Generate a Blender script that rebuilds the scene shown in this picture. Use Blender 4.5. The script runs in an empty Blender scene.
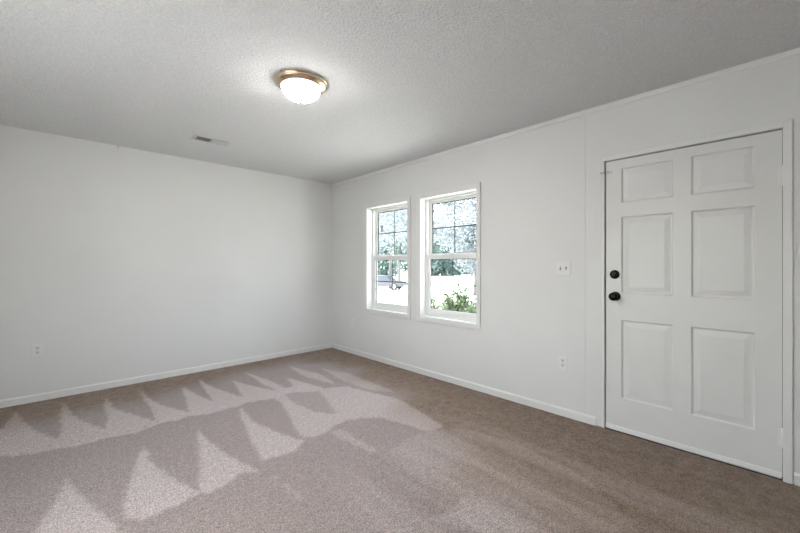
import bpy, bmesh, math, random
import numpy as np
from mathutils import Vector, Matrix

S = bpy.context.scene
COL = S.collection
PI = math.pi

# ------------------------------------------------------------------ camera
cam_d = bpy.data.cameras.new('camera')
cam = bpy.data.objects.new('camera', cam_d)
COL.objects.link(cam)
cam_d.sensor_width = 36.0
cam_d.lens = 363.8 * 36.0 / 800.0
cam_d.shift_y = -1.3 / 800.0
cam_d.clip_start = 0.02
cam_d.clip_end = 400
cam.location = (0, 0, 1.2297)
cam.rotation_euler = (math.radians(90), 0, math.radians(-43.563))
S.camera = cam

# ------------------------------------------------------------------ view, sky, sun, large area lights
S.view_settings.view_transform = 'Standard'
S.view_settings.look = 'None'
S.view_settings.gamma = 1.0
S.view_settings.use_curve_mapping = False
S.view_settings.exposure = 0.0

wd = bpy.data.worlds.new('world')
S.world = wd
wd.use_nodes = True
nt = wd.node_tree
nt.nodes.clear()
wo = nt.nodes.new('ShaderNodeOutputWorld')
bgn = nt.nodes.new('ShaderNodeBackground')
sky = nt.nodes.new('ShaderNodeTexSky')
sky.sky_type = 'NISHITA'
sky.sun_disc = False
sky.sun_elevation = math.radians(52)
sky.sun_rotation = math.radians(-70)
sky.air_density = 1.0
sky.dust_density = 3.0
mixw = nt.nodes.new('ShaderNodeMix')
mixw.data_type = 'RGBA'
mixw.inputs[0].default_value = 0.6           # thin bright overcast over the blue
mixw.inputs[7].default_value = (7.0, 7.2, 7.6, 1)
nt.links.new(sky.outputs[0], mixw.inputs[6])
nt.links.new(mixw.outputs[2], bgn.inputs[0])
bgn.inputs[1].default_value = 1.12
nt.links.new(bgn.outputs[0], wo.inputs[0])

def light(name, kind, loc, rot, energy, color, **kw):
    d = bpy.data.lights.new(name, kind)
    d.energy = energy
    d.color = color
    for k, v in kw.items():
        setattr(d, k, v)
    o = bpy.data.objects.new(name, d)
    o.location = loc
    o.rotation_euler = rot
    COL.objects.link(o)
    return o

sun = light('sun', 'SUN', (-10, 3, 20), (0, 0, 0), 21.0, (1.0, 0.95, 0.88), angle=math.radians(2))
sun.rotation_euler = Vector((0.10, -0.62, -1.0)).to_track_quat('-Z', 'Y').to_euler()

# room box
XR, XL, YB, YF, H = 3.013, -0.85, 4.644, -1.15, 2.44
WT = 0.16                                     # wall thickness

# ------------------------------------------------------------------ materials
def mat(name, color, rough=0.6, metal=0.0, spec=0.5):
    m = bpy.data.materials.new(name)
    m.use_nodes = True
    b = m.node_tree.nodes['Principled BSDF']
    b.inputs['Base Color'].default_value = (*color, 1)
    b.inputs['Roughness'].default_value = rough
    b.inputs['Metallic'].default_value = metal
    b.inputs['Specular IOR Level'].default_value = spec
    return m

def nodes(m):
    t = m.node_tree
    return t, t.nodes, t.links, t.nodes['Principled BSDF']

def noise_bump(m, scale, strength, dist=0.01, detail=3.0, stretch=None, var=None):
    """bump (and, with var=(c1,c2), a soft colour variation) from object-space noise"""
    t, N, L, b = nodes(m)
    g = N.new('ShaderNodeNewGeometry')
    src = g.outputs['Position']
    if stretch:
        mp = N.new('ShaderNodeMapping')
        mp.inputs['Scale'].default_value = stretch
        L.new(src, mp.inputs[0]); src = mp.outputs[0]
    n = N.new('ShaderNodeTexNoise')
    n.inputs['Scale'].default_value = scale
    n.inputs['Detail'].default_value = detail
    L.new(src, n.inputs['Vector'])
    bp = N.new('ShaderNodeBump')
    bp.inputs['Strength'].default_value = strength
    bp.inputs['Distance'].default_value = dist
    L.new(n.outputs[0], bp.inputs['Height'])
    L.new(bp.outputs[0], b.inputs['Normal'])
    if var:
        r = N.new('ShaderNodeValToRGB')
        r.color_ramp.elements[0].position = 0.3
        r.color_ramp.elements[1].position = 0.7
        r.color_ramp.elements[0].color = (*var[0], 1)
        r.color_ramp.elements[1].color = (*var[1], 1)
        n2 = N.new('ShaderNodeTexNoise')
        n2.inputs['Scale'].default_value = var[2]
        L.new(g.outputs['Position'], n2.inputs['Vector'])
        L.new(n2.outputs[0], r.inputs[0])
        L.new(r.outputs[0], b.inputs['Base Color'])
    return m

M = {}
M['wall'] = noise_bump(mat('wall_paint', (.78, .78, .765), .55), 60, .12, .004, var=((.765, .765, .75), (.80, .80, .785), 1.3))
M['trim'] = noise_bump(mat('trim_paint', (.82, .82, .80), .35), 40, .06, .003)
M['door'] = noise_bump(mat('door_paint', (.77, .77, .75), .38), 45, .10, .003, stretch=(1, 1, .35), var=((.75, .75, .73), (.785, .785, .765), 3.0))
M['vent'] = mat('painted_vent_metal', (.68, .68, .67), .7)
M['vinyl'] = mat('white_vinyl', (.84, .84, .82), .3)
M['grille'] = mat('backlit_dark_grille', (.05, .06, .055), .4)  # white bars against the light: their shade put into a dark colour
M['gasket'] = mat('dark_gasket', (.03, .035, .035), .6)
M['plastic'] = mat('white_plastic', (.82, .82, .80), .3)
M['slot'] = mat('dark_slot', (.02, .02, .02), .7)
M['bronze'] = noise_bump(mat('dark_bronze', (.018, .015, .012), .32, .85), 90, .3, .002)
M['steel'] = mat('brushed_steel', (.55, .55, .53), .3, 1.0)
M['nickel'] = mat('brushed_nickel', (.35, .33, .31), .4, .6)
M['brass'] = mat('brushed_gold_metal', (.72, .57, .41), .25, 1.0)
M['exterior'] = noise_bump(mat('exterior_siding', (.6, .6, .58), .7), 20, .2)
M['void'] = mat('duct_shade', (.02, .02, .02), .8)

# popcorn ceiling
def ceiling_mat():
    m = mat('sprayed_ceiling', (.86, .865, .87), .9, spec=.2)
    t, N, L, b = nodes(m)
    g = N.new('ShaderNodeNewGeometry')
    v = N.new('ShaderNodeTexVoronoi'); v.feature = 'SMOOTH_F1'
    v.inputs['Scale'].default_value = 95; v.inputs['Smoothness'].default_value = .6
    n = N.new('ShaderNodeTexNoise'); n.inputs['Scale'].default_value = 85; n.inputs['Detail'].default_value = 3; n.inputs['Roughness'].default_value = .6
    warp = N.new('ShaderNodeVectorMath'); warp.operation = 'MULTIPLY_ADD'
    warp.inputs[1].default_value = (.02, .02, .02)
    L.new(n.outputs['Color'], warp.inputs[0]); L.new(g.outputs['Position'], warp.inputs[2])
    L.new(warp.outputs[0], v.inputs['Vector']); L.new(g.outputs['Position'], n.inputs['Vector'])
    mx = N.new('ShaderNodeMath'); mx.operation = 'MULTIPLY_ADD'
    mx.inputs[1].default_value = -1.2
    L.new(v.outputs['Distance'], mx.inputs[0]); L.new(n.outputs[0], mx.inputs[2])
    # broad, slow unevenness of the board behind the spray
    n3 = N.new('ShaderNodeTexNoise'); n3.inputs['Scale'].default_value = 2.2; n3.inputs['Detail'].default_value = 1
    L.new(g.outputs['Position'], n3.inputs['Vector'])
    bp2 = N.new('ShaderNodeBump'); bp2.inputs['Strength'].default_value = .35; bp2.inputs['Distance'].default_value = .05
    L.new(n3.outputs[0], bp2.inputs['Height'])
    bp = N.new('ShaderNodeBump'); bp.inputs['Strength'].default_value = .85; bp.inputs['Distance'].default_value = .010
    L.new(mx.outputs[0], bp.inputs['Height']); L.new(bp2.outputs[0], bp.inputs['Normal'])
    L.new(bp.outputs[0], b.inputs['Normal'])
    r = N.new('ShaderNodeValToRGB')
    r.color_ramp.elements[0].position = .0; r.color_ramp.elements[0].color = (.96, .965, .97, 1)
    r.color_ramp.elements[1].position = .55; r.color_ramp.elements[1].color = (.82, .825, .83, 1)
    L.new(v.outputs['Distance'], r.inputs[0]); L.new(r.outputs[0], b.inputs['Base Color'])  # shade between the lumps put into the colour: hollows darker
    return m
M['ceiling'] = ceiling_mat()

# carpet: the pile's lean (nap) and how far it was brushed come from mesh attributes
def carpet_mat():
    m = mat('cut_pile_carpet', (.3, .25, .22), 1.0, spec=.15)
    t, N, L, b = nodes(m)
    g = N.new('ShaderNodeNewGeometry')
    pos = g.outputs['Position']
    nap = N.new('ShaderNodeAttribute'); nap.attribute_name = 'nap'
    br = N.new('ShaderNodeAttribute'); br.attribute_name = 'brushed'
    def mixc(fac, a, c, blend='MIX', f=None):
        x = N.new('ShaderNodeMix'); x.data_type = 'RGBA'; x.blend_type = blend
        if fac is not None: L.new(fac, x.inputs[0])
        else: x.inputs[0].default_value = f
        for i, q in ((6, a), (7, c)):
            if isinstance(q, tuple): x.inputs[i].default_value = (*q, 1)
            else: L.new(q, x.inputs[i])
        return x.outputs[2]
    def noise(scale, detail=2.0, rough=.5, vec=None):
        n = N.new('ShaderNodeTexNoise')
        n.inputs['Scale'].default_value = scale; n.inputs['Detail'].default_value = detail; n.inputs['Roughness'].default_value = rough
        L.new(vec or pos, n.inputs['Vector'])
        return n.outputs[0]
    def ramp(src, p0, p1, c0=(0, 0, 0), c1=(1, 1, 1)):
        r = N.new('ShaderNodeValToRGB')
        r.color_ramp.elements[0].position = p0; r.color_ramp.elements[0].color = (*c0, 1)
        r.color_ramp.elements[1].position = p1; r.color_ramp.elements[1].color = (*c1, 1)
        L.new(src, r.inputs[0]); return r.outputs[0]
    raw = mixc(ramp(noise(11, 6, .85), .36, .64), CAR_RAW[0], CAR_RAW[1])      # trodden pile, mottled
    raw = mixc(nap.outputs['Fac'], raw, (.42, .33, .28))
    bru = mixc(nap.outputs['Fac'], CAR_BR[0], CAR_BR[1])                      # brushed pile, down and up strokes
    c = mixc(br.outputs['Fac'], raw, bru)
    c = mixc(None, c, ramp(noise(140, 3, .95), .37, .63, (.30, .29, .28), (1.64, 1.62, 1.60)), 'MULTIPLY', 1.0)   # tufts
    c = mixc(None, c, ramp(noise(38, 3, .8), .34, .66, (.80, .80, .80), (1.16, 1.16, 1.16)), 'MULTIPLY', 1.0)
    L.new(c, b.inputs['Base Color'])
    # lean of the pile
    vm = N.new('ShaderNodeVectorMath'); vm.operation = 'SCALE'; vm.inputs[0].default_value = (.10, .16, 0)
    L.new(nap.outputs['Fac'], vm.inputs['Scale'])
    ad = N.new('ShaderNodeVectorMath'); ad.operation = 'ADD'
    L.new(g.outputs['Normal'], ad.inputs[0]); L.new(vm.outputs[0], ad.inputs[1])
    nm = N.new('ShaderNodeVectorMath'); nm.operation = 'NORMALIZE'; L.new(ad.outputs[0], nm.inputs[0])
    bp = N.new('ShaderNodeBump'); bp.inputs['Strength'].default_value = .8; bp.inputs['Distance'].default_value = .012
    L.new(noise(100, 3, .85), bp.inputs['Height']); L.new(nm.outputs[0], bp.inputs['Normal'])
    L.new(bp.outputs[0], b.inputs['Normal'])
    b.inputs['Sheen Weight'].default_value = .25
    b.inputs['Sheen Roughness'].default_value = .5
    return m
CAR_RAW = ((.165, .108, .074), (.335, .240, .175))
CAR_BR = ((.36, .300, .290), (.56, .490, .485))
M['carpet'] = carpet_mat()

def glass_mat():
    m = bpy.data.materials.new('window_glass'); m.use_nodes = True
    t = m.node_tree; t.nodes.clear()
    o = t.nodes.new('ShaderNodeOutputMaterial'); mx = t.nodes.new('ShaderNodeMixShader')
    tr = t.nodes.new('ShaderNodeBsdfTransparent'); tr.inputs[0].default_value = (.95, .97, .96, 1)
    gl = t.nodes.new('ShaderNodeBsdfGlossy'); gl.inputs['Roughness'].default_value = .02
    fr = t.nodes.new('ShaderNodeFresnel'); fr.inputs[0].default_value = 1.45
    ge = t.nodes.new('ShaderNodeNewGeometry'); inv = t.nodes.new('ShaderNodeMath'); inv.operation = 'SUBTRACT'; inv.inputs[0].default_value = 1.0
    mu = t.nodes.new('ShaderNodeMath'); mu.operation = 'MULTIPLY'
    t.links.new(ge.outputs['Backfacing'], inv.inputs[1]); t.links.new(inv.outputs[0], mu.inputs[0]); t.links.new(fr.outputs[0], mu.inputs[1])
    t.links.new(mu.outputs[0], mx.inputs[0]); t.links.new(tr.outputs[0], mx.inputs[1])
    t.links.new(gl.outputs[0], mx.inputs[2]); t.links.new(mx.outputs[0], o.inputs[0])
    return m
M['glass'] = glass_mat()

def emis(name, col, s):
    m = mat(name, (.9, .88, .84), .4)
    b = m.node_tree.nodes['Principled BSDF']
    b.inputs['Emission Color'].default_value = (*col, 1); b.inputs['Emission Strength'].default_value = s
    return m
M['lampglass'] = emis('frosted_lit_glass', (1.0, .97, .94), 140.0)
def dome_glow(m):
    # the bulbs sit low in the bowl: the glass glows most at its bottom, less towards the rim
    t, N, L, b = nodes(m)
    g = N.new('ShaderNodeNewGeometry'); sp = N.new('ShaderNodeSeparateXYZ'); L.new(g.outputs['Normal'], sp.inputs[0])
    a = N.new('ShaderNodeMath'); a.operation = 'MULTIPLY'; a.inputs[1].default_value = -1; a.use_clamp = True; L.new(sp.outputs['Z'], a.inputs[0])
    p = N.new('ShaderNodeMath'); p.operation = 'POWER'; p.inputs[1].default_value = 3.4; L.new(a.outputs[0], p.inputs[0])
    q = N.new('ShaderNodeMath'); q.operation = 'MULTIPLY_ADD'; q.inputs[1].default_value = 225; q.inputs[2].default_value = 10
    L.new(p.outputs[0], q.inputs[0]); L.new(q.outputs[0], b.inputs['Emission Strength'])
dome_glow(M['lampglass'])

def leaf_mat(name, c0, c1, scale):
    m = mat(name, c0, .6, spec=.3)
    t, N, L, b = nodes(m)
    g = N.new('ShaderNodeNewGeometry')
    n = N.new('ShaderNodeTexNoise'); n.inputs['Scale'].default_value = scale; n.inputs['Detail'].default_value = 2
    L.new(g.outputs['Position'], n.inputs['Vector'])
    r = N.new('ShaderNodeValToRGB')
    r.color_ramp.elements[0].position = .35; r.color_ramp.elements[0].color = (*c0, 1)
    r.color_ramp.elements[1].position = .65; r.color_ramp.elements[1].color = (*c1, 1)
    L.new(n.outputs[0], r.inputs[0]); L.new(r.outputs[0], b.inputs['Base Color'])
    tr = N.new('ShaderNodeBsdfTranslucent'); L.new(r.outputs[0], tr.inputs[0])
    mx = N.new('ShaderNodeMixShader'); mx.inputs[0].default_value = .45
    L.new(b.outputs[0], mx.inputs[1]); L.new(tr.outputs[0], mx.inputs[2])
    L.new(mx.outputs[0], N['Material Output'].inputs[0])
    return m
M['leaf_far'] = leaf_mat('far_foliage', (.07, .125, .11), (.18, .245, .225), .5)
M['leaf_pale'] = leaf_mat('pale_foliage', (.125, .155, .165), (.29, .325, .345), 1.2)
M['leaf_bush'] = leaf_mat('shrub_foliage', (.06, .10, .045), (.165, .21, .125), 9)
M['bark'] = noise_bump(mat('bark', (.13, .125, .125), .9), 12, .6, .05, stretch=(1, 1, .3))
M['ground'] = noise_bump(mat('pale_concrete', (.62, .61, .58), .9), 8, .1, .01, var=((.70, .69, .66), (.78, .77, .74), .3))
M['bounce'] = noise_bump(mat('bounce_grey', (.5, .5, .5), .95), 30, .3, .02, var=((.38, .375, .375), (.44, .435, .43), .4))  # grey chosen for how much light it throws up to the ceiling
M['carpaint'] = mat('grey_car_paint', (.07, .075, .085), .45, .0)
M['carglass'] = mat('dark_car_glass', (.05, .07, .10), .1)
M['tyre'] = mat('tyre_rubber', (.03, .03, .03), .8)

# ------------------------------------------------------------------ helpers
def link(o, parent=None):
    COL.objects.link(o)
    if parent: o.parent = parent
    return o

def obj(name, bm, m, parent=None, smooth=False, origin=None):
    """one bmesh -> one mesh object (materials: one or a list)"""
    if origin is not None:
        bmesh.ops.translate(bm, verts=bm.verts, vec=-Vector(origin))
    me = bpy.data.meshes.new(name)
    bm.to_mesh(me); bm.free()
    for q in (m if isinstance(m, (list, tuple)) else [m]):
        me.materials.append(q)
    if smooth:
        for p in me.polygons: p.use_smooth = True
    o = bpy.data.objects.new(name, me)
    if origin is not None and parent is None: o.location = origin
    return link(o, parent)

def box(bm, a, b, bev=0.0, seg=2, mi=0):
    x0, y0, z0 = [min(p, q) for p, q in zip(a, b)]
    x1, y1, z1 = [max(p, q) for p, q in zip(a, b)]
    r = bmesh.ops.create_cube(bm, size=1, matrix=Matrix.Translation(((x0+x1)/2, (y0+y1)/2, (z0+z1)/2)) @ Matrix.Diagonal((x1-x0, y1-y0, z1-z0, 1)))
    vs = r['verts']
    fs = set(f for v in vs for f in v.link_faces)
    for f in fs: f.material_index = mi
    if bev:
        es = list(set(e for v in vs for e in v.link_edges))
        bmesh.ops.bevel(bm, geom=es, offset=bev, segments=seg, affect='EDGES', profile=.5)

def B(*boxes, bev=0.0):
    bm = bmesh.new()
    for a, b in boxes: box(bm, a, b, bev)
    return bm

def lathe(bm, prof, axis='Z', at=(0, 0, 0), n=32, mi=0, sx=1.0, sy=1.0):
    """prof: list of (radius, height); revolve about axis through 'at'"""
    rings = []
    for r, h in prof:
        ring = []
        for i in range(n):
            a = 2*PI*i/n
            u, v = r*math.cos(a)*sx, r*math.sin(a)*sy
            p = {'Z': (u, v, h), 'X': (h, u, v), 'Y': (u, h, v)}[axis]
            ring.append(bm.verts.new(Vector(p) + Vector(at)))
        rings.append(ring)
    for k in range(len(rings)-1):
        for i in range(n):
            f = bm.faces.new((rings[k][i], rings[k][(i+1) % n], rings[k+1][(i+1) % n], rings[k+1][i]))
            f.material_index = mi
    for ring in (rings[0], rings[-1]):
        try:
            f = bm.faces.new(ring); f.material_index = mi
        except ValueError: pass
    bmesh.ops.recalc_face_normals(bm, faces=bm.faces)

def extrude_prof(bm, prof, axis, a0, a1, conv):
    """closed 2D profile swept straight from a0 to a1; conv(p, a) -> xyz"""
    n = len(prof)
    A = [bm.verts.new(conv(p, a0)) for p in prof]
    C = [bm.verts.new(conv(p, a1)) for p in prof]
    for i in range(n):
        bm.faces.new((A[i], A[(i+1) % n], C[(i+1) % n], C[i]))
    bm.faces.new(A); bm.faces.new(C[::-1])
    bmesh.ops.recalc_face_normals(bm, faces=bm.faces)

def structure(o):
    o['kind'] = 'structure'; return o

def tag(o, label, cat, group=None, kind=None):
    o['label'] = label; o['category'] = cat
    if group: o['group'] = group
    if kind: o['kind'] = kind
    return o

def thing(name, loc, label, cat, group=None, rz=0):
    o = bpy.data.objects.new(name, None)
    o.location = loc; o.rotation_euler = (0, 0, rz); o.empty_display_size = .1
    COL.objects.link(o)
    return tag(o, label, cat, group)

def wall_mesh(u0, u1, z0, z1, holes, face, back, axis):
    """wall slab with real openings; axis 'X': plane x=face, u runs in y; axis 'Y': plane y=face, u runs in x"""
    us = sorted(set([u0, u1] + [h[0] for h in holes] + [h[1] for h in holes]))
    zs = sorted(set([z0, z1] + [h[2] for h in holes] + [h[3] for h in holes]))
    solid = {}
    for i in range(len(us)-1):
        for j in range(len(zs)-1):
            cu, cz = (us[i]+us[i+1])/2, (zs[j]+zs[j+1])/2
            solid[i, j] = not any(h[0] < cu < h[1] and h[2] < cz < h[3] for h in holes)
    bm = bmesh.new()
    P = lambda u, d, z: (d, u, z) if axis == 'X' else (u, d, z)
    def q(*pts): bm.faces.new([bm.verts.new(p) for p in pts])
    for (i, j), s in solid.items():
        if not s: continue
        a, b, c, d = us[i], us[i+1], zs[j], zs[j+1]
        for dd in (face, back): q(P(a, dd, c), P(b, dd, c), P(b, dd, d), P(a, dd, d))
        if not solid.get((i-1, j)): q(P(a, face, c), P(a, back, c), P(a, back, d), P(a, face, d))
        if not solid.get((i+1, j)): q(P(b, face, c), P(b, back, c), P(b, back, d), P(b, face, d))
        if not solid.get((i, j-1)): q(P(a, face, c), P(a, back, c), P(b, back, c), P(b, face, c))
        if not solid.get((i, j+1)): q(P(a, face, d), P(a, back, d), P(b, back, d), P(b, face, d))
    bmesh.ops.remove_doubles(bm, verts=bm.verts, dist=1e-5)
    bmesh.ops.recalc_face_normals(bm, faces=bm.faces)
    return bm
NAP = [
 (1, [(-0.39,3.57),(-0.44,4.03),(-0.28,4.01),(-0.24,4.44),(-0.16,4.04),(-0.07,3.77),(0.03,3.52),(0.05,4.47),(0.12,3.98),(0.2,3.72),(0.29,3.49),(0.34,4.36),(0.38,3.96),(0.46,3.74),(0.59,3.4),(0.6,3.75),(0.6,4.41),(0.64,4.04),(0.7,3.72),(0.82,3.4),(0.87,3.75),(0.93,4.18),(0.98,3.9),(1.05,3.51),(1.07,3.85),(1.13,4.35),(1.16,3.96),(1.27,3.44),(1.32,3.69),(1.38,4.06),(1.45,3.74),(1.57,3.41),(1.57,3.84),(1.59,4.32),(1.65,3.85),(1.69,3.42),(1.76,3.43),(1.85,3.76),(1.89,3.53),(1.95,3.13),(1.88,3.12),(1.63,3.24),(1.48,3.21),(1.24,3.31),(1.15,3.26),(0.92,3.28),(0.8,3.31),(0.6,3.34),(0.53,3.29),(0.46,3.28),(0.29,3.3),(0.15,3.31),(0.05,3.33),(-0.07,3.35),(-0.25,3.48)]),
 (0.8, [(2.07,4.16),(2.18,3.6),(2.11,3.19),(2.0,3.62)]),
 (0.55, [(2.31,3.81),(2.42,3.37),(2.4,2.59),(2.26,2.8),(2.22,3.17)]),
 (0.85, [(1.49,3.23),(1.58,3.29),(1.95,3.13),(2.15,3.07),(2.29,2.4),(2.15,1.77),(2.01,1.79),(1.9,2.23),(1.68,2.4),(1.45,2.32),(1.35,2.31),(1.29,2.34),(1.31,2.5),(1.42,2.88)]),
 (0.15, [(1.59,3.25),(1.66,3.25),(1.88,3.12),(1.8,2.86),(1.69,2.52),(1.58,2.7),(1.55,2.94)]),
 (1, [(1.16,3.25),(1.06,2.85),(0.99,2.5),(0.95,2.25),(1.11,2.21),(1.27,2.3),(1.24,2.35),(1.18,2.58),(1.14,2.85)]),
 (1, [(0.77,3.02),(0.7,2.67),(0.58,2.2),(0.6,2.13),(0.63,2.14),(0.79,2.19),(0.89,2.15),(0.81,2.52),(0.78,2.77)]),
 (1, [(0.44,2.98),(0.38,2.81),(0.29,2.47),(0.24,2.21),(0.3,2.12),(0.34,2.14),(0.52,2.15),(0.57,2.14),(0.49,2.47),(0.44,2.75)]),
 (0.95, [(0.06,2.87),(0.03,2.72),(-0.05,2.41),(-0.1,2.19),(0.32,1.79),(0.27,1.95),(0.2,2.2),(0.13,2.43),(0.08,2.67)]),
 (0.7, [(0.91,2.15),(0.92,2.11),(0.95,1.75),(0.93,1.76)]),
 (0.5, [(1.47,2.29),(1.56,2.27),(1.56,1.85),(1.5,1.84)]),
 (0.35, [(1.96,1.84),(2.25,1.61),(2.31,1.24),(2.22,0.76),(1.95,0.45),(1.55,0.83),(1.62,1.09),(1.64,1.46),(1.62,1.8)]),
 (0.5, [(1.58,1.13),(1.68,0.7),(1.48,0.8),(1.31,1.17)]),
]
SPECKS = [(-0.16, 3.423), (-0.03, 3.443), (0.132, 3.387), (0.235, 3.478), (0.264, 3.406), (0.398, 3.345), (0.501, 3.339)]

# ------------------------------------------------------------------ the room
W1 = (3.032, 3.790, .655, 1.980)
W2 = (2.070, 2.823, .655, 1.980)
W3 = (.50, 2.50, .70, 2.02)
DOOR = (-.003, .924, -.02, 2.013)
GZ = -1.2                                     # the ground outside lies lower than the floor

def carpet():
    st = .015
    xs = np.linspace(XL, XR, int((XR-XL)/st)+1)
    ys = np.linspace(YF, YB, int((YB-YF)/st)+1)
    X, Y = np.meshgrid(xs, ys)
    nap = np.zeros_like(X)
    wob = .012*np.sin(X*23+Y*11) + .008*np.sin(X*51-Y*37)
    def inside(poly):
        c = np.zeros(X.shape, bool); n = len(poly); PX, PY = X+wob*.5, Y+wob
        for i in range(n):
            (x0, y0), (x1, y1) = poly[i], poly[i-1]
            if y0 == y1: continue
            k = ((y0 > PY) != (y1 > PY)) & (PX < (x1-x0)*(PY-y0)/(y1-y0)+x0)
            c ^= k
        return c
    for v, poly in NAP: nap[inside(poly)] = v
    def blur(a, k):
        for _ in range(k):
            p = np.pad(a, 1, mode='edge')
            a = (p[:-2, 1:-1]+p[2:, 1:-1]+p[1:-1, :-2]+p[1:-1, 2:]+2*a)/6
        return a
    # long vacuum strokes on the near right, running along the window wall
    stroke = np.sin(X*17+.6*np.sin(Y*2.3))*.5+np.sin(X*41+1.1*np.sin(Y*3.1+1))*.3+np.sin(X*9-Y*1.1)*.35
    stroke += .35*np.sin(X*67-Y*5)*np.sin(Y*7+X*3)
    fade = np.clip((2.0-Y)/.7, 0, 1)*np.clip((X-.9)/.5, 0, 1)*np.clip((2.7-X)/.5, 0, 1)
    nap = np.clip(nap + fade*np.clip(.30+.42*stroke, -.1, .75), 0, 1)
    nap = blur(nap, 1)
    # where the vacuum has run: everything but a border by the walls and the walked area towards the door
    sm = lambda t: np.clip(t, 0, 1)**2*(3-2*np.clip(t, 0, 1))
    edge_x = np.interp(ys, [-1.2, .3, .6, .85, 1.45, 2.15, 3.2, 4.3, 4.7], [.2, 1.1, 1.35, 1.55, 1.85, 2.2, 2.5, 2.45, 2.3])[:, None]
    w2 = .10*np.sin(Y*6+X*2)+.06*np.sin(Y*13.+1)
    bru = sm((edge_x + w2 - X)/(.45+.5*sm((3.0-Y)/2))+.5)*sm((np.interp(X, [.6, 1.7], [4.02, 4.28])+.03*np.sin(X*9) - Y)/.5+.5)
    for x, y in SPECKS:
        i, j = int(round((y-ys[0])/(ys[1]-ys[0]))), int(round((x-xs[0])/(xs[1]-xs[0])))
        nap[i, j] = -.9
    ny, nx = X.shape
    rng = np.random.RandomState(3)
    Z = .0015*rng.rand(ny, nx)
    Z[0] = Z[-1] = 0
    co = np.stack([X, Y, Z], -1).reshape(-1, 3)
    idx = np.arange(ny*nx).reshape(ny, nx)
    q = np.stack([idx[:-1, :-1], idx[:-1, 1:], idx[1:, 1:], idx[1:, :-1]], -1).reshape(-1, 4)
    me = bpy.data.meshes.new('floor')
    # the slab beneath
    base = len(co)
    slab = [(XL-WT, YF-WT, -.02), (XR+WT, YF-WT, -.02), (XR+WT, YB+WT, -.02), (XL-WT, YB+WT, -.02)]
    slab += [(x, y, -.22) for x, y, _ in slab]
    co = np.concatenate([co, np.array(slab)])
    faces = q.tolist() + [[base+i for i in f] for f in ((0, 1, 2, 3), (7, 6, 5, 4), (0, 4, 5, 1), (1, 5, 6, 2), (2, 6, 7, 3), (3, 7, 4, 0))]
    me.from_pydata(co.tolist(), [], faces)
    me.polygons.foreach_set('use_smooth', [True]*len(q)+[False]*6)
    for nm, arr in (('nap', nap), ('brushed', bru)):
        at = me.attributes.new(nm, 'FLOAT', 'POINT')
        at.data.foreach_set('value', np.concatenate([arr.ravel(), np.zeros(8)]).astype(np.float32))
    me.materials.append(M['carpet'])
    return structure(link(bpy.data.objects.new('floor', me)))
carpet()

structure(obj('ceiling', B(((XL-WT, YF-WT, H), (XR+WT, YB+WT, H+.12))), M['ceiling']))
wr = structure(obj('wall_right', wall_mesh(YF-WT, YB+WT, -.22, H, [W1, W2, DOOR], XR, XR+WT, 'X'), M['wall']))
structure(obj('wall_back', wall_mesh(XL, XR, -.22, H, [], YB, YB+WT, 'Y'), M['wall']))
structure(obj('wall_left', wall_mesh(YF-WT, YB+WT, -.22, H, [W3], XL, XL-WT, 'X'), M['wall']))
structure(obj('wall_front', wall_mesh(XL, XR, -.22, H, [], YF, YF-WT, 'Y'), M['wall']))
# raised joints in the panelling of the window wall, painted over
bm = bmesh.new()
for y, z0, z1 in ((1.066, .066, 2.404), (2.341, 2.036, 2.36), (2.978, 2.043, 2.20)):
    box(bm, (XR-.0022, y-.003, z0), (XR+.001, y+.003, z1), .0008, 1)
obj('panel_joint', bm, M['wall'], wr)
bm = bmesh.new()
box(bm, (XR-.0015, 3.05, .236), (XR+.001, 4.14, .2385))
obj('drywall_tape_edge', bm, M['wall'], wr)

# ---- baseboards and the cove strip at the ceiling
def base_prof(t=.013, h=.066): return [(0, 0), (t, 0), (t, h-.012), (t*.55, h-.003), (t*.2, h), (0, h)]
bm = bmesh.new(); extrude_prof(bm, base_prof(), 'Y', .985, YB, lambda p, a: (XR-p[0], a, p[1]))
structure(obj('baseboard_right', bm, M['trim']))
bm = bmesh.new(); extrude_prof(bm, base_prof(), 'Y', YF, -.046, lambda p, a: (XR-p[0], a, p[1]))
structure(obj('baseboard_door_side', bm, M['trim']))
bm = bmesh.new(); extrude_prof(bm, base_prof(), 'X', XL, XR-.013, lambda p, a: (a, YB-p[0], p[1]))
structure(obj('baseboard_back', bm, M['trim']))
bm = bmesh.new(); extrude_prof(bm, base_prof(), 'Y', YF, YB-.013, lambda p, a: (XL+p[0], a, p[1]))
structure(obj('baseboard_left', bm, M['trim']))
bm = bmesh.new(); extrude_prof(bm, base_prof(), 'X', XL+.013, XR-.013, lambda p, a: (a, YF+p[0], p[1]))
structure(obj('baseboard_front', bm, M['trim']))
bm = bmesh.new()
extrude_prof(bm, [(0, 0), (.008, .001), (.012, .010), (.012, .034), (0, .034)], 'Y', YF, YB, lambda p, a: (XR-p[0], a, 2.406+p[1]))
structure(obj('trim_1', bm, M['trim']))

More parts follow.
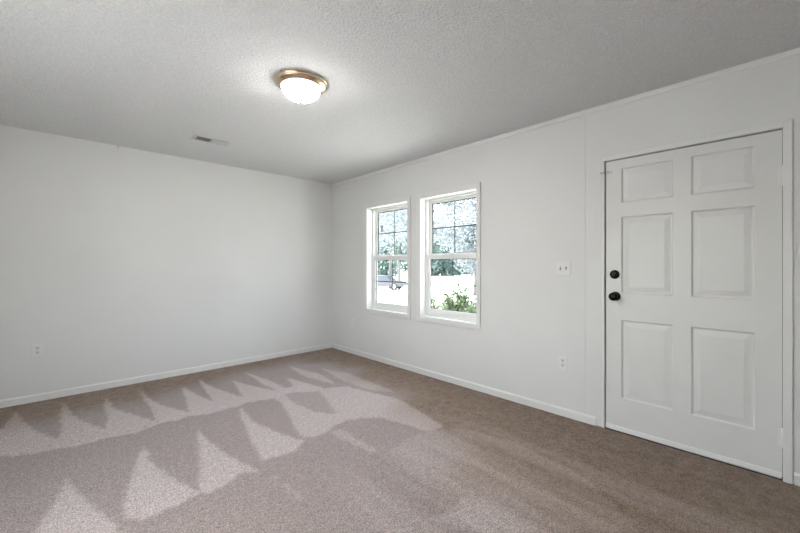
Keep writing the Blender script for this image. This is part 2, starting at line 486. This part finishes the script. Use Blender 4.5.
# ---- windows
def window(n, hole, axis='X'):
    y0, y1, z0, z1 = hole
    root = structure(thing('window_%d' % n, (XR, (y0+y1)/2, z0), '', ''))
    del root['label']; del root['category']
    inv = Vector(root.location)
    def add(name, bm, m, par=root, smooth=False):
        bmesh.ops.translate(bm, verts=bm.verts, vec=-inv)
        return obj(name, bm, m, par, smooth)
    # casing on the room side
    cw = .055 if n == 1 else .060
    a0, a1, b0, b1 = y0-.046, y1+cw, z0-.056, z1+.058
    xa, xb = XR-.016, XR-.0035
    bm = B(((xa, a0, b0), (xb, y0, b1)), ((xa, y1, b0), (xb, a1, b1)), ((xa, y0, z1), (xb, y1, b1)), ((xa, y0, b0), (xb, y1, z0)), bev=.003)
    for q in (((xb-.001, a0+.006, b0+.006), (XR+.0005, y0, b1-.006)), ((xb-.001, y1, b0+.006), (XR+.0005, a1-.006, b1-.006)), ((xb-.001, y0, z1), (XR+.0005, y1, b1-.006)), ((xb-.001, y0, b0+.006), (XR+.0005, y1, z0))):
        box(bm, *q)
    add('casing', bm, M['trim'])
    # vinyl frame deep in the reveal
    f0, f1 = XR+.080, XR+.150
    fw = .022
    bm = B(((f0, y0, z0), (f1, y0+fw, z1)), ((f0, y1-fw, z0), (f1, y1, z1)), ((f0, y0+fw, z1-.020), (f1, y1-fw, z1)), ((f0, y0+fw, z0), (f1, y1-fw, z0+.030)), bev=.002)
    box(bm, (f0-.012, y0+.001, z0), (f0, y1-.001, z0+.012), .002)
    add('window_frame', bm, M['vinyl'])
    # two sashes: lower one on the inner track, upper one on the outer
    def sash(name, x0, x1, s0, s1, t0, t1, st, top, bot, gask):
        bm = B(((x0, s0, t0), (x1, s0+st, t1)), ((x0, s1-st, t0), (x1, s1, t1)), ((x0, s0+st, t1-top), (x1, s1-st, t1)), ((x0, s0+st, t0), (x1, s1-st, t0+bot)), bev=.003)
        s = add(name, bm, M['vinyl'])
        g0, g1, h0, h1 = s0+st, s1-st, t0+bot, t1-top
        xm = (x0+x1)/2+.004
        # gasket line round the pane
        bm = bmesh.new(); k = gask
        for q in (((xm-.007, g0, h0), (xm+.004, g0+k, h1)), ((xm-.007, g1-k, h0), (xm+.004, g1, h1)), ((xm-.007, g0, h1-k), (xm+.004, g1, h1)), ((xm-.007, g0, h0), (xm+.004, g1, h0+k*.5))):
            box(bm, *q)
        add('gasket', bm, M['gasket'], s)
        bm = bmesh.new(); box(bm, (xm-.002, g0-.004, h0-.004), (xm+.001, g1+.004, h1+.004))
        add('pane', bm, M['glass'], s)
        gm, hm = (g0+g1)/2, (h0+h1)/2
        bm = B(((xm-.005, gm-.006, h0), (xm-.0022, gm+.006, h1)), ((xm-.0054, g0, hm-.006), (xm-.0018, g1, hm+.006)))
        add('grille_bars', bm, M['grille'], s)
        return s
    sash('lower_sash', XR+.088, XR+.116, y0+fw-.004, y1-fw+.004, z0+.030, 1.348, .040, .050, .052, .005)
    sash('upper_sash', XR+.120, XR+.146, y0+fw-.004, y1-fw+.004, 1.318, z1-.018, .038, .032, .044, .010)
    bm = bmesh.new(); ym = (y0+y1)/2
    box(bm, (XR+.079, ym-.03, 1.348), (XR+.108, ym+.03, 1.356), .002); box(bm, (XR+.082, ym-.008, 1.356), (XR+.098, ym+.028, 1.364), .002)
    add('sash_lock', bm, M['vinyl'])
window(1, W1); window(2, W2)

# the wide window in the unseen left wall, beside the camera
root = structure(thing('window_3', (XL, 1.5, .6), '', '')); del root['label']; del root['category']
u0, u1, z0, z1 = W3
um = (u0+u1)/2
xo, xi = XL-.13, XL-.07
bm = B(((xo, u0, z0), (xi, u0+.05, z1)), ((xo, u1-.05, z0), (xi, u1, z1)), ((xo, u0+.05, z1-.05), (xi, u1-.05, z1)), ((xo, u0+.05, z0), (xi, u1-.05, z0+.05)), ((xo, um-.025, z0+.05), (xi, um+.025, z1-.05)), bev=.003)
bmesh.ops.translate(bm, verts=bm.verts, vec=-Vector(root.location)); obj('window_frame', bm, M['vinyl'], root)
bm = B(((XL-.102, u0+.05, z0+.05), (XL-.098, um-.025, z1-.05)), ((XL-.102, um+.025, z0+.05), (XL-.098, u1-.05, z1-.05)))
bmesh.ops.translate(bm, verts=bm.verts, vec=-Vector(root.location)); obj('pane', bm, M['glass'], root)

# ---- door
droot = structure(thing('door_1', (XR, .46, 0), '', '')); del droot['label']; del droot['category']
DV = Vector(droot.location)
def dadd(name, bm, m, par=droot, smooth=False):
    bmesh.ops.translate(bm, verts=bm.verts, vec=-DV)
    return obj(name, bm, m, par, smooth)
def door_slab():
    y0, y1, z0, z1 = .0012, .9165, .016, 2.0050
    fx = XR+.004
    ys = [y0, .112, .412, .507, .816, y1]
    zs = [z0, .25, .828, 1.021, 1.585, 1.688, 1.942, z1]
    bm = bmesh.new()
    V = {(i, j): bm.verts.new((fx, y, z)) for i, y in enumerate(ys) for j, z in enumerate(zs)}
    pan = []
    for i in range(len(ys)-1):
        for j in range(len(zs)-1):
            f = bm.faces.new((V[i, j], V[i, j+1], V[i+1, j+1], V[i+1, j]))
            if i in (1, 3) and j in (1, 3, 5): pan.append(f)
    bmesh.ops.recalc_face_normals(bm, faces=bm.faces)
    if bm.faces[0].normal.x > 0: bmesh.ops.reverse_faces(bm, faces=bm.faces)
    def ins(fs, th, dx):
        bmesh.ops.inset_individual(bm, faces=fs, thickness=th, use_even_offset=True)
        for f in fs:
            for v in f.verts: v.co.x += dx
    ins(pan, .003, .003); ins(pan, .006, .009); ins(pan, .008, 0.0); ins(pan, .030, -.007); ins(pan, .002, -.0005)
    # edges and back
    ed = [e for e in bm.edges if len(e.link_faces) == 1]
    r = bmesh.ops.extrude_edge_only(bm, edges=ed)
    nv = [g for g in r['geom'] if isinstance(g, bmesh.types.BMVert)]
    for v in nv: v.co.x = fx+.044
    bmesh.ops.contextual_create(bm, geom=[g for g in r['geom'] if isinstance(g, bmesh.types.BMEdge)])
    bmesh.ops.recalc_face_normals(bm, faces=bm.faces)
    return bm
slab = dadd('door_panel', door_slab(), M['door'])
# jamb with the stop behind the slab
j0, j1 = XR+.001, XR+WT
bm = B(((XR+.052, -.003, -.02), (j1, .012, 2.013)), ((XR+.052, .909, -.02), (j1, .924, 2.013)), ((XR+.052, .012, 1.998), (j1, .909, 2.013)))
dadd('door_jamb', bm, M['gasket'])
bm = B(((XR-.009, .926, 0), (XR+.001, .944, 2.020)), ((XR-.009, -.004, 2.015), (XR+.001, .944, 2.050)), ((XR-.014, -.040, 0), (XR+.001, -.0005, 2.050)), bev=.003)
dadd('door_casing', bm, M['trim'])
bm = B(((XR-.0018, .948, 0), (XR+.001, .982, 2.020)), bev=.001)
dadd('casing_strip', bm, M['wall'])
# sweep along the bottom
bm = bmesh.new(); extrude_prof(bm, [(0, 0), (.009, .001), (.010, .010), (.006, .030), (0, .034)], 'Y', .004, .917, lambda p, a: (XR+.004-p[0], a, .0095+p[1]))
dadd('door_sweep', bm, M['trim'])
bm = B(((XR-.002, -.003, -.001), (XR+WT, .924, .006)), bev=.001)
dadd('threshold', bm, M['gasket'])
# exterior storm panel closing the opening
bm = B(((XR+.10, .012, .006), (XR+.13, .909, 1.998)), bev=.002)
dadd('storm_door', bm, M['exterior'])
# handle and deadbolt
def rosette_knob(y, z, knob):
    bm = bmesh.new()
    if knob:
        lathe(bm, [(.001, 0), (.033, 0), (.034, -.003), (.031, -.008), (.018, -.011), (.0125, -.016), (.0115, -.030), (.016, -.036), (.026, -.042), (.0305, -.051), (.0300, -.060), (.025, -.067), (.012, -.0705), (.001, -.071)], 'X', (XR+.004, y, z), 28)
    else:
        lathe(bm, [(.001, 0), (.032, 0), (.033, -.004), (.030, -.011), (.024, -.016), (.001, -.017)], 'X', (XR+.004, y, z), 28)
    return bm
k = dadd('door_handle', rosette_knob(.853, 1.000, True), M['bronze'], smooth=True); k['label'] = 'dark bronze round door knob'
bm = B(((XR-.072, .849, .996), (XR-.066, .857, 1.004)), bev=.0015)
dadd('lock_button', bm, M['bronze'], k)
d = dadd('deadbolt', rosette_knob(.858, 1.161, False), M['bronze'], smooth=True); d['label'] = 'dark bronze deadbolt thumb turn'
bm = bmesh.new()
box(bm, (-.018, -.004, -.017), (0, .004, .017), .002)
bmesh.ops.transform(bm, verts=bm.verts, matrix=Matrix.Translation((XR-.012, .858, 1.161)) @ Matrix.Rotation(math.radians(35), 4, 'X'))
dadd('thumb_turn', bm, M['bronze'], d)
# hinges
for za, zb in ((1.692, 1.797), (.196, .295)):
    bm = bmesh.new()
    lathe(bm, [(.001, za-.010), (.003, za-.008), (.004, za-.002), (.0065, za), (.0065, za+.033), (.0058, za+.034), (.0065, za+.035), (.0065, zb-.035), (.0058, zb-.034), (.0065, zb-.033), (.0065, zb), (.004, zb+.002), (.001, zb+.006)], 'Z', (XR-.006, -.0005, 0), 14)
    h = dadd('hinge', bm, M['trim'], smooth=True)
    bm = B(((XR+.0005, .004, za), (XR+.0042, .018, zb)), bev=.0008)
    dadd('hinge_leaf', bm, M['trim'], h)
# hook latch near the top of the door
bm = B(((XR-.006, .880, 1.917), (XR+.005, .912, 1.936)), ((XR-.015, .930, 1.916), (XR-.009, .958, 1.936)), bev=.002)
la = dadd('slide_latch', bm, M['trim'])
bm = B(((XR-.019, .896, 1.923), (XR-.014, .946, 1.929)), bev=.002)
lathe(bm, [(.001, -.0215), (.004, -.021), (.004, -.013), (.001, -.012)], 'X', (XR, .893, 1.926), 10)
lathe(bm, [(.001, -.0215), (.004, -.021), (.004, -.013), (.001, -.012)], 'X', (XR, .950, 1.926), 10)
b_ = dadd('latch_bolt', bm, M['nickel'], la)

# ------------------------------------------------------------------ ceiling light
LX, LY = 1.187, 2.199
cl = thing('ceiling_light', (LX, LY, H), 'lit frosted glass dome ceiling light with brushed gold ring', 'ceiling light')
bm = bmesh.new()
lathe(bm, [(.001, 0), (.160, 0), (.168, -.001), (.170, -.006), (.168, -.010), (.161, -.012), (.163, -.016), (.161, -.022), (.152, -.029), (.145, -.030), (.143, -.036), (.132, -.041), (.127, -.040), (.126, -.030), (.001, -.028)], 'Z', n=64)
obj('ring', bm, M['brass'], cl, True)
bm = bmesh.new()
pr = []
for i in range(15):
    a = i/14*PI/2
    pr.append((max(.126*math.cos(a)**.85, .001), -.036-.079*math.sin(a)))
lathe(bm, pr, 'Z', n=48)
obj('glass_dome', bm, M['lampglass'], cl, True)
bm = bmesh.new()
lathe(bm, [(.001, -.113), (.022, -.1152), (.023, -.1185), (.014, -.121), (.008, -.123), (.0125, -.129), (.010, -.137), (.001, -.141)], 'Z', n=20)
f = obj('finial', bm, M['nickel'], cl, True); f['label'] = 'small brushed nickel finial'

# ------------------------------------------------------------------ ceiling vent
vt = thing('ceiling_vent', (1.107, 3.822, H), 'small white ceiling air vent near the back wall', 'air vent')
bm = bmesh.new()
L2, W2_ = .160, .074
for a, b in (((-L2, -W2_, -.006), (-L2+.026, W2_, 0)), ((L2-.026, -W2_, -.006), (L2, W2_, 0)), ((-L2+.026, -W2_, -.006), (L2-.026, -W2_+.020, 0)), ((-L2+.026, W2_-.020, -.006), (L2-.026, W2_, 0)), ((-.006, -W2_+.020, -.006), (.006, W2_-.020, 0))):
    box(bm, a, b, .0015)
obj('frame', bm, M['vent'], vt)
bm = B(((-L2+.02, -W2_+.015, -.0012), (L2-.02, W2_-.015, -.0002))); obj('duct_shade_sheet', bm, M['void'], vt)  # dark sheet on the closed ceiling, standing for shade inside the duct
for side in (-1, 1):
    bm = bmesh.new()
    for k in range(6):
        y = -.0425+k*.017
        b2 = bmesh.new(); 
        xa, xb = (-.138, -.007) if side < 0 else (.007, .138)
        v = []
        ang = math.radians(17 if side < 0 else -14)
        for s in (-1, 1):
            for t in (-1, 1):
                v.append((s, t))
        dy, dz = .0075*math.cos(ang), .0075*math.sin(ang)
        zc = -.008
        P4 = [(xa, y-dy, zc-dz), (xb, y-dy, zc-dz), (xb, y+dy, zc+dz), (xa, y+dy, zc+dz)]
        nrm = Vector((0, -math.sin(ang), math.cos(ang)))*.0006
        top = [bm.verts.new(Vector(p)+nrm) for p in P4]; bot = [bm.verts.new(Vector(p)-nrm) for p in P4]
        bm.faces.new(top); bm.faces.new(bot[::-1])
        for i in range(4): bm.faces.new((top[i], bot[i], bot[(i+1) % 4], top[(i+1) % 4]))
        b2.free()
    bmesh.ops.recalc_face_normals(bm, faces=bm.faces)
    obj('louvers', bm, M['vent'], vt)

# small nail left in the top of the back wall
bm = bmesh.new()
lathe(bm, [(.001, .001), (.0025, 0), (.0025, -.014), (.007, -.014), (.007, -.017), (.001, -.018)], 'Y', (0, 0, 0), 12)
o = obj('nail', bm, M['steel'], None, True); o.location = (.470, YB, 2.425)
tag(o, 'tiny grey nail head at the top of the plain left wall', 'nail')

# ------------------------------------------------------------------ electrical plates (built facing -Y in local space, at the wall)
def plate_base(w, h, t=.006):
    bm = bmesh.new(); box(bm, (-w/2, -t, -h/2), (w/2, -.0018, h/2), .0018, 2)
    box(bm, (-w/2+.005, -.002, -h/2+.005), (w/2-.005, 0, h/2-.005)); return bm
def screw(parent, x, z, t=.006):
    bm = bmesh.new(); lathe(bm, [(.001, -t+.0005), (.0032, -t), (.0030, -t-.0010), (.001, -t-.0014)], 'Y', (x, 0, z), 10)
    obj('screw', bm, M['plastic'], parent, True)
def outlet(loc, rz, label, group=None):
    r = thing('wall_outlet', loc, label, 'electrical outlet', group, rz)
    obj('cover_plate', plate_base(.074, .116), M['plastic'], r)
    for s in (1, -1):
        bm = bmesh.new()
        lathe(bm, [(.001, -.005), (.0172, -.005), (.0172, -.0085), (.0160, -.0092), (.001, -.0093)], 'Y', (0, 0, s*.0195), 24, sy=.86)
        k = obj('receptacle', bm, M['plastic'], r)
        bm = bmesh.new()
        for x in (-.0065, .0065): box(bm, (x-.0021, -.0099, s*.0195-.001), (x+.0021, -.0090, s*.0195+.0090))
        lathe(bm, [(.001, -.0090), (.0036, -.0091), (.0036, -.0099), (.001, -.0099)], 'Y', (0, 0, s*.0195-.0075), 10)
        obj('slots', bm, M['slot'], k)
    screw(r, 0, 0)
    return r
outlet((-.108, YB, .462), 0, 'white duplex outlet low on the plain left wall')
outlet((XR, 1.236, .433), -PI/2, 'white duplex outlet low between the windows and the door')
sw = thing('light_switch', (XR, 1.232, 1.204), 'white double toggle light switch plate left of the door', 'light switch', None, -PI/2)
obj('cover_plate', plate_base(.116, .116), M['plastic'], sw)
for x in (-.023, .023):
    bm = B(((x-.0052, -.0066, -.0125), (x+.0052, -.0056, .0125))); c_ = obj('toggle_slot', bm, M['slot'], sw)
    bm = bmesh.new(); box(bm, (-.0040, -.016, -.0045), (.0040, 0, .0045), .001)
    bmesh.ops.transform(bm, verts=bm.verts, matrix=Matrix.Translation((x, -.005, 0)) @ Matrix.Rotation(math.radians(-28 if x < 0 else 28), 4, 'X'))
    obj('toggle', bm, M['plastic'], sw)
    for z in (-.030, .030): screw(sw, x, z)
bp_ = thing('blank_wall_plate', (XR, 4.117, .435), 'small blank white wall plate low beside the room corner', 'wall plate', None, -PI/2)
obj('cover_plate', plate_base(.070, .114), M['plastic'], bp_)
for z in (-.042, .042): screw(bp_, 0, z)

# ------------------------------------------------------------------ outside
bm = bmesh.new(); box(bm, (-30, -60, GZ-.2), (150, 150, GZ))
structure(obj('ground', bm, M['ground']))
bm = bmesh.new(); box(bm, (-29, -30, GZ), (XL-.4, 40, GZ+.03))
structure(obj('ground_bounce_slab', bm, M['bounce']))  # unseen slab, added to set the light bounced in through the left window

def tube(bm, pts, radii, n=9):
    rings = []
    for k, p in enumerate(pts):
        p = Vector(p)
        d = (Vector(pts[min(k+1, len(pts)-1)])-Vector(pts[max(k-1, 0)])).normalized()
        u = d.cross(Vector((0, 1, .01))).normalized() if abs(d.y) < .9 else d.cross(Vector((1, 0, 0))).normalized()
        v = d.cross(u)
        rings.append([bm.verts.new(p+(u*math.cos(2*PI*i/n)+v*math.sin(2*PI*i/n))*radii[k]) for i in range(n)])
    for k in range(len(rings)-1):
        for i in range(n): bm.faces.new((rings[k][i], rings[k][(i+1) % n], rings[k+1][(i+1) % n], rings[k+1][i]))
    bm.faces.new(rings[0][::-1]); bm.faces.new(rings[-1])

def leaves(name, rng, clumps, n, size, m, parent):
    """n leaf blades spread through ellipsoid clumps [(centre, (rx,ry,rz)), ...]"""
    w = np.array([c[1][0]*c[1][1]*c[1][2] for c in clumps]) ** .8
    ci = rng.choice(len(clumps), n, p=w/w.sum())
    cen = np.array([c[0] for c in clumps])[ci]; rad = np.array([c[1] for c in clumps])[ci]
    d = rng.normal(size=(n, 3)); d /= np.linalg.norm(d, axis=1)[:, None]
    p = cen + d*rad*(rng.rand(n)**.45)[:, None]
    a = rng.normal(size=(n, 3)); a /= np.linalg.norm(a, axis=1)[:, None]
    b = np.cross(a, rng.normal(size=(n, 3))); b /= np.linalg.norm(b, axis=1)[:, None]
    s = (size*(.6+.8*rng.rand(n)))[:, None]
    v = np.stack([p-a*s, p-b*s*.42+a*s*.1, p+a*s, p+b*s*.42+a*s*.1], 1).reshape(-1, 3)
    me = bpy.data.meshes.new(name)
    me.from_pydata(v.tolist(), [], np.arange(4*n).reshape(-1, 4).tolist())
    me.materials.append(m)
    return link(bpy.data.objects.new(name, me), parent)

def tree(loc, h, crown_r, crown_lo, trunk_r, nleaf, leaf, m, label, seed, group=None, lean=0.0, nclump=16, name='tree'):
    rng = np.random.RandomState(seed)
    r = thing(name, loc, label, 'tree', group)
    bm = bmesh.new()
    top = h*.8
    pts = [(lean*t*t, .1*math.sin(t*4+seed), top*t) for t in np.linspace(0, 1, 8)]
    tube(bm, pts, [trunk_r*(1.25-.25*min(1, t*8))*(1-.75*t) for t in np.linspace(0, 1, 8)])
    for k in range(7):
        t = .35+.08*k; a = k*2.4+seed
        p0 = Vector((lean*t*t, 0, top*t)); ln = crown_r*(.8-.3*t)
        p1 = p0+Vector((math.cos(a)*ln*.5, math.sin(a)*ln*.5, ln*.35)); p2 = p0+Vector((math.cos(a)*ln, math.sin(a)*ln, ln*.5))
        tube(bm, [p0, p1, p2], [trunk_r*.16, trunk_r*.09, trunk_r*.03], 6)
    bmesh.ops.recalc_face_normals(bm, faces=bm.faces)
    obj('trunk', bm, M['bark'], r, True)
    cl_ = []
    for k in range(nclump):
        a = rng.rand()*2*PI; q = rng.rand()**.5
        zz = crown_lo+(h-crown_lo)*rng.rand()**1.3
        prof = math.sin(PI*min(.93, (zz-crown_lo)/(h-crown_lo)*.63+.30))
        cr = crown_r*prof
        rr = crown_r*(.28+.2*rng.rand())
        cl_.append(((lean*.5+math.cos(a)*q*cr*.8, math.sin(a)*q*cr*.8, zz), (rr, rr, rr*.75)))
    leaves('foliage', rng, cl_, nleaf, leaf, m, r)
    return r

def polar(deg, dist): return (math.cos(math.radians(deg))*dist, math.sin(math.radians(deg))*dist, GZ)
# the wood beyond the road
FAR = 'trees of the wood across the road'
far_d = [(14.6+8.7*k, 84+(k % 2)*1.5, (10, 12, 11, 12, 10, 11)[k % 6]) for k in range(7)]
far_d += [(18.9+8.2*k, 101+(k % 2), (14, 12, 13, 15, 12)[k % 5]) for k in range(7)]
for i, (a, dd, hh) in enumerate(far_d):
    tree(polar(a, dd), hh, 6.0, .3, .28, 7500, .42, M['leaf_far'], 'green tree in the distant wood seen through the windows', 100+i, FAR, nclump=34)
# paler nearer trees
tree(polar(47.9, 38), 11, 3.8, 4.6, .17, 4200, .17, M['leaf_pale'], 'pale slender tree with bare leaning trunk seen through the left window', 7, None, .5)
tree(polar(46.6, 46), 12, 3.6, 3.2, .22, 4200, .22, M['leaf_far'], 'green tree behind the leaning trunk in the left window', 9)
big = tree(polar(43.3, 21), 10.5, 6.4, 4.2, .22, 10500, .12, M['leaf_pale'], 'large pale tree spreading above both windows', 21, None, 0, 22)
tree(polar(34.5, 30), 11.5, 5.4, 2.4, .2, 15000, .15, M['leaf_pale'], 'pale tree seen through the upper right window panes', 33)

# shrub right outside the right-hand window
sr = thing('shrub', (3.90, 3.02, GZ), 'bright green leafy shrub just outside the right window', 'shrub')
rng = np.random.RandomState(5)
bm = bmesh.new(); tips = []
for k in range(12):
    a = k*2.4; q = .06+.44*(k/12)
    tx, ty, tz = math.cos(a)*q, math.sin(a)*q*1.2, 2.20-.62*q-.12*rng.rand()
    tube(bm, [(0, 0, 0), (tx*.5, ty*.5, tz*.5), (tx, ty, tz)], [.014, .009, .003], 6)
    tips += [((tx, ty, tz-.08), (.06, .07, .12)), ((tx*.9, ty*.9, tz-.35), (.15, .18, .3)), ((tx*.6, ty*.6, tz-1.1), (.2, .22, .5))]
obj('stems', bm, M['bark'], sr, True)
leaves('foliage', rng, tips, 14000, .036, M['leaf_bush'], sr)

# grey car parked by the leaning tree
cr = thing('car', polar(48.9, 37), 'grey car parked beside the leaning tree outside the left window', 'car', None, math.radians(-62))
def slab_prof(bm, prof, w, bev=0):
    A = [bm.verts.new((x, -w/2, z)) for x, z in prof]; C = [bm.verts.new((x, w/2, z)) for x, z in prof]
    n = len(prof)
    for i in range(n): bm.faces.new((A[i], A[(i+1) % n], C[(i+1) % n], C[i]))
    bm.faces.new(A); bm.faces.new(C[::-1]); bmesh.ops.recalc_face_normals(bm, faces=bm.faces)
    if bev: bmesh.ops.bevel(bm, geom=list(bm.edges), offset=bev, segments=2, affect='EDGES')
bm = bmesh.new(); slab_prof(bm, [(-2.2, .32), (2.2, .32), (2.25, .62), (1.9, .82), (1.0, .9), (.45, 1.36), (-1.1, 1.40), (-1.8, .95), (-2.2, .88)], 1.75, .05)
obj('body', bm, M['carpaint'], cr)
for s in (-1, 1):
    bm = bmesh.new(); b3 = [(.80, .93), (.38, 1.30), (-1.02, 1.32), (-1.5, .97)]
    A = [bm.verts.new((x, s*.876, z)) for x, z in b3]; C = [bm.verts.new((x, s*.885, z)) for x, z in b3]
    for i in range(4): bm.faces.new((A[i], A[(i+1) % 4], C[(i+1) % 4], C[i]))
    bm.faces.new(A); bm.faces.new(C[::-1]); bmesh.ops.recalc_face_normals(bm, faces=bm.faces)
    obj('side_window', bm, M['carglass'], cr)
    for x in (-1.35, 1.35):
        bm = bmesh.new(); lathe(bm, [(.001, -.1), (.30, -.1), (.33, -.07), (.33, .07), (.30, .1), (.001, .1)], 'Y', (x, s*.80, .33), 24)
        w_ = obj('wheel', bm, M['tyre'], cr)
        bm = bmesh.new(); lathe(bm, [(.001, s*.1), (.19, s*.1), (.17, s*.112), (.001, s*.115)], 'Y', (x, s*.80, .33), 16)
        obj('hubcap', bm, M['steel'], w_)
bm = bmesh.new(); A = [(.98, -.72, .945), (.98, .72, .945), (.52, .62, 1.33), (.52, -.62, 1.33)]
n_ = Vector((.46, 0, .55)).normalized()*.02
a_ = [bm.verts.new(Vector(p)+n_*2) for p in A]; c_ = [bm.verts.new(Vector(p)-n_) for p in A]
bm.faces.new(a_); bm.faces.new(c_[::-1])
for i in range(4): bm.faces.new((a_[i], c_[i], c_[(i+1) % 4], a_[(i+1) % 4]))
bmesh.ops.recalc_face_normals(bm, faces=bm.faces); obj('windshield', bm, M['carglass'], cr)

# little dark ornament hanging from the big tree's branch
hp = (11.4, 13.25, 3.05)
hr = thing('hanging_ornament', hp, 'tiny dark object hanging among the pale leaves in the left window', 'ornament')
bm = bmesh.new(); lathe(bm, [(.001, .10), (.05, .09), (.09, .03), (.08, -.02), (.06, -.04), (.06, -.18), (.08, -.20), (.08, -.23), (.001, -.24)], 'Z', n=16)
obj('body', bm, M['slot'], hr)
bm = bmesh.new(); tube(bm, [(0, 0, .09), (.02, .01, 1.2), (.1, .05, 2.6)], [.006, .006, .006], 6)
obj('cord', bm, M['bark'], hr)
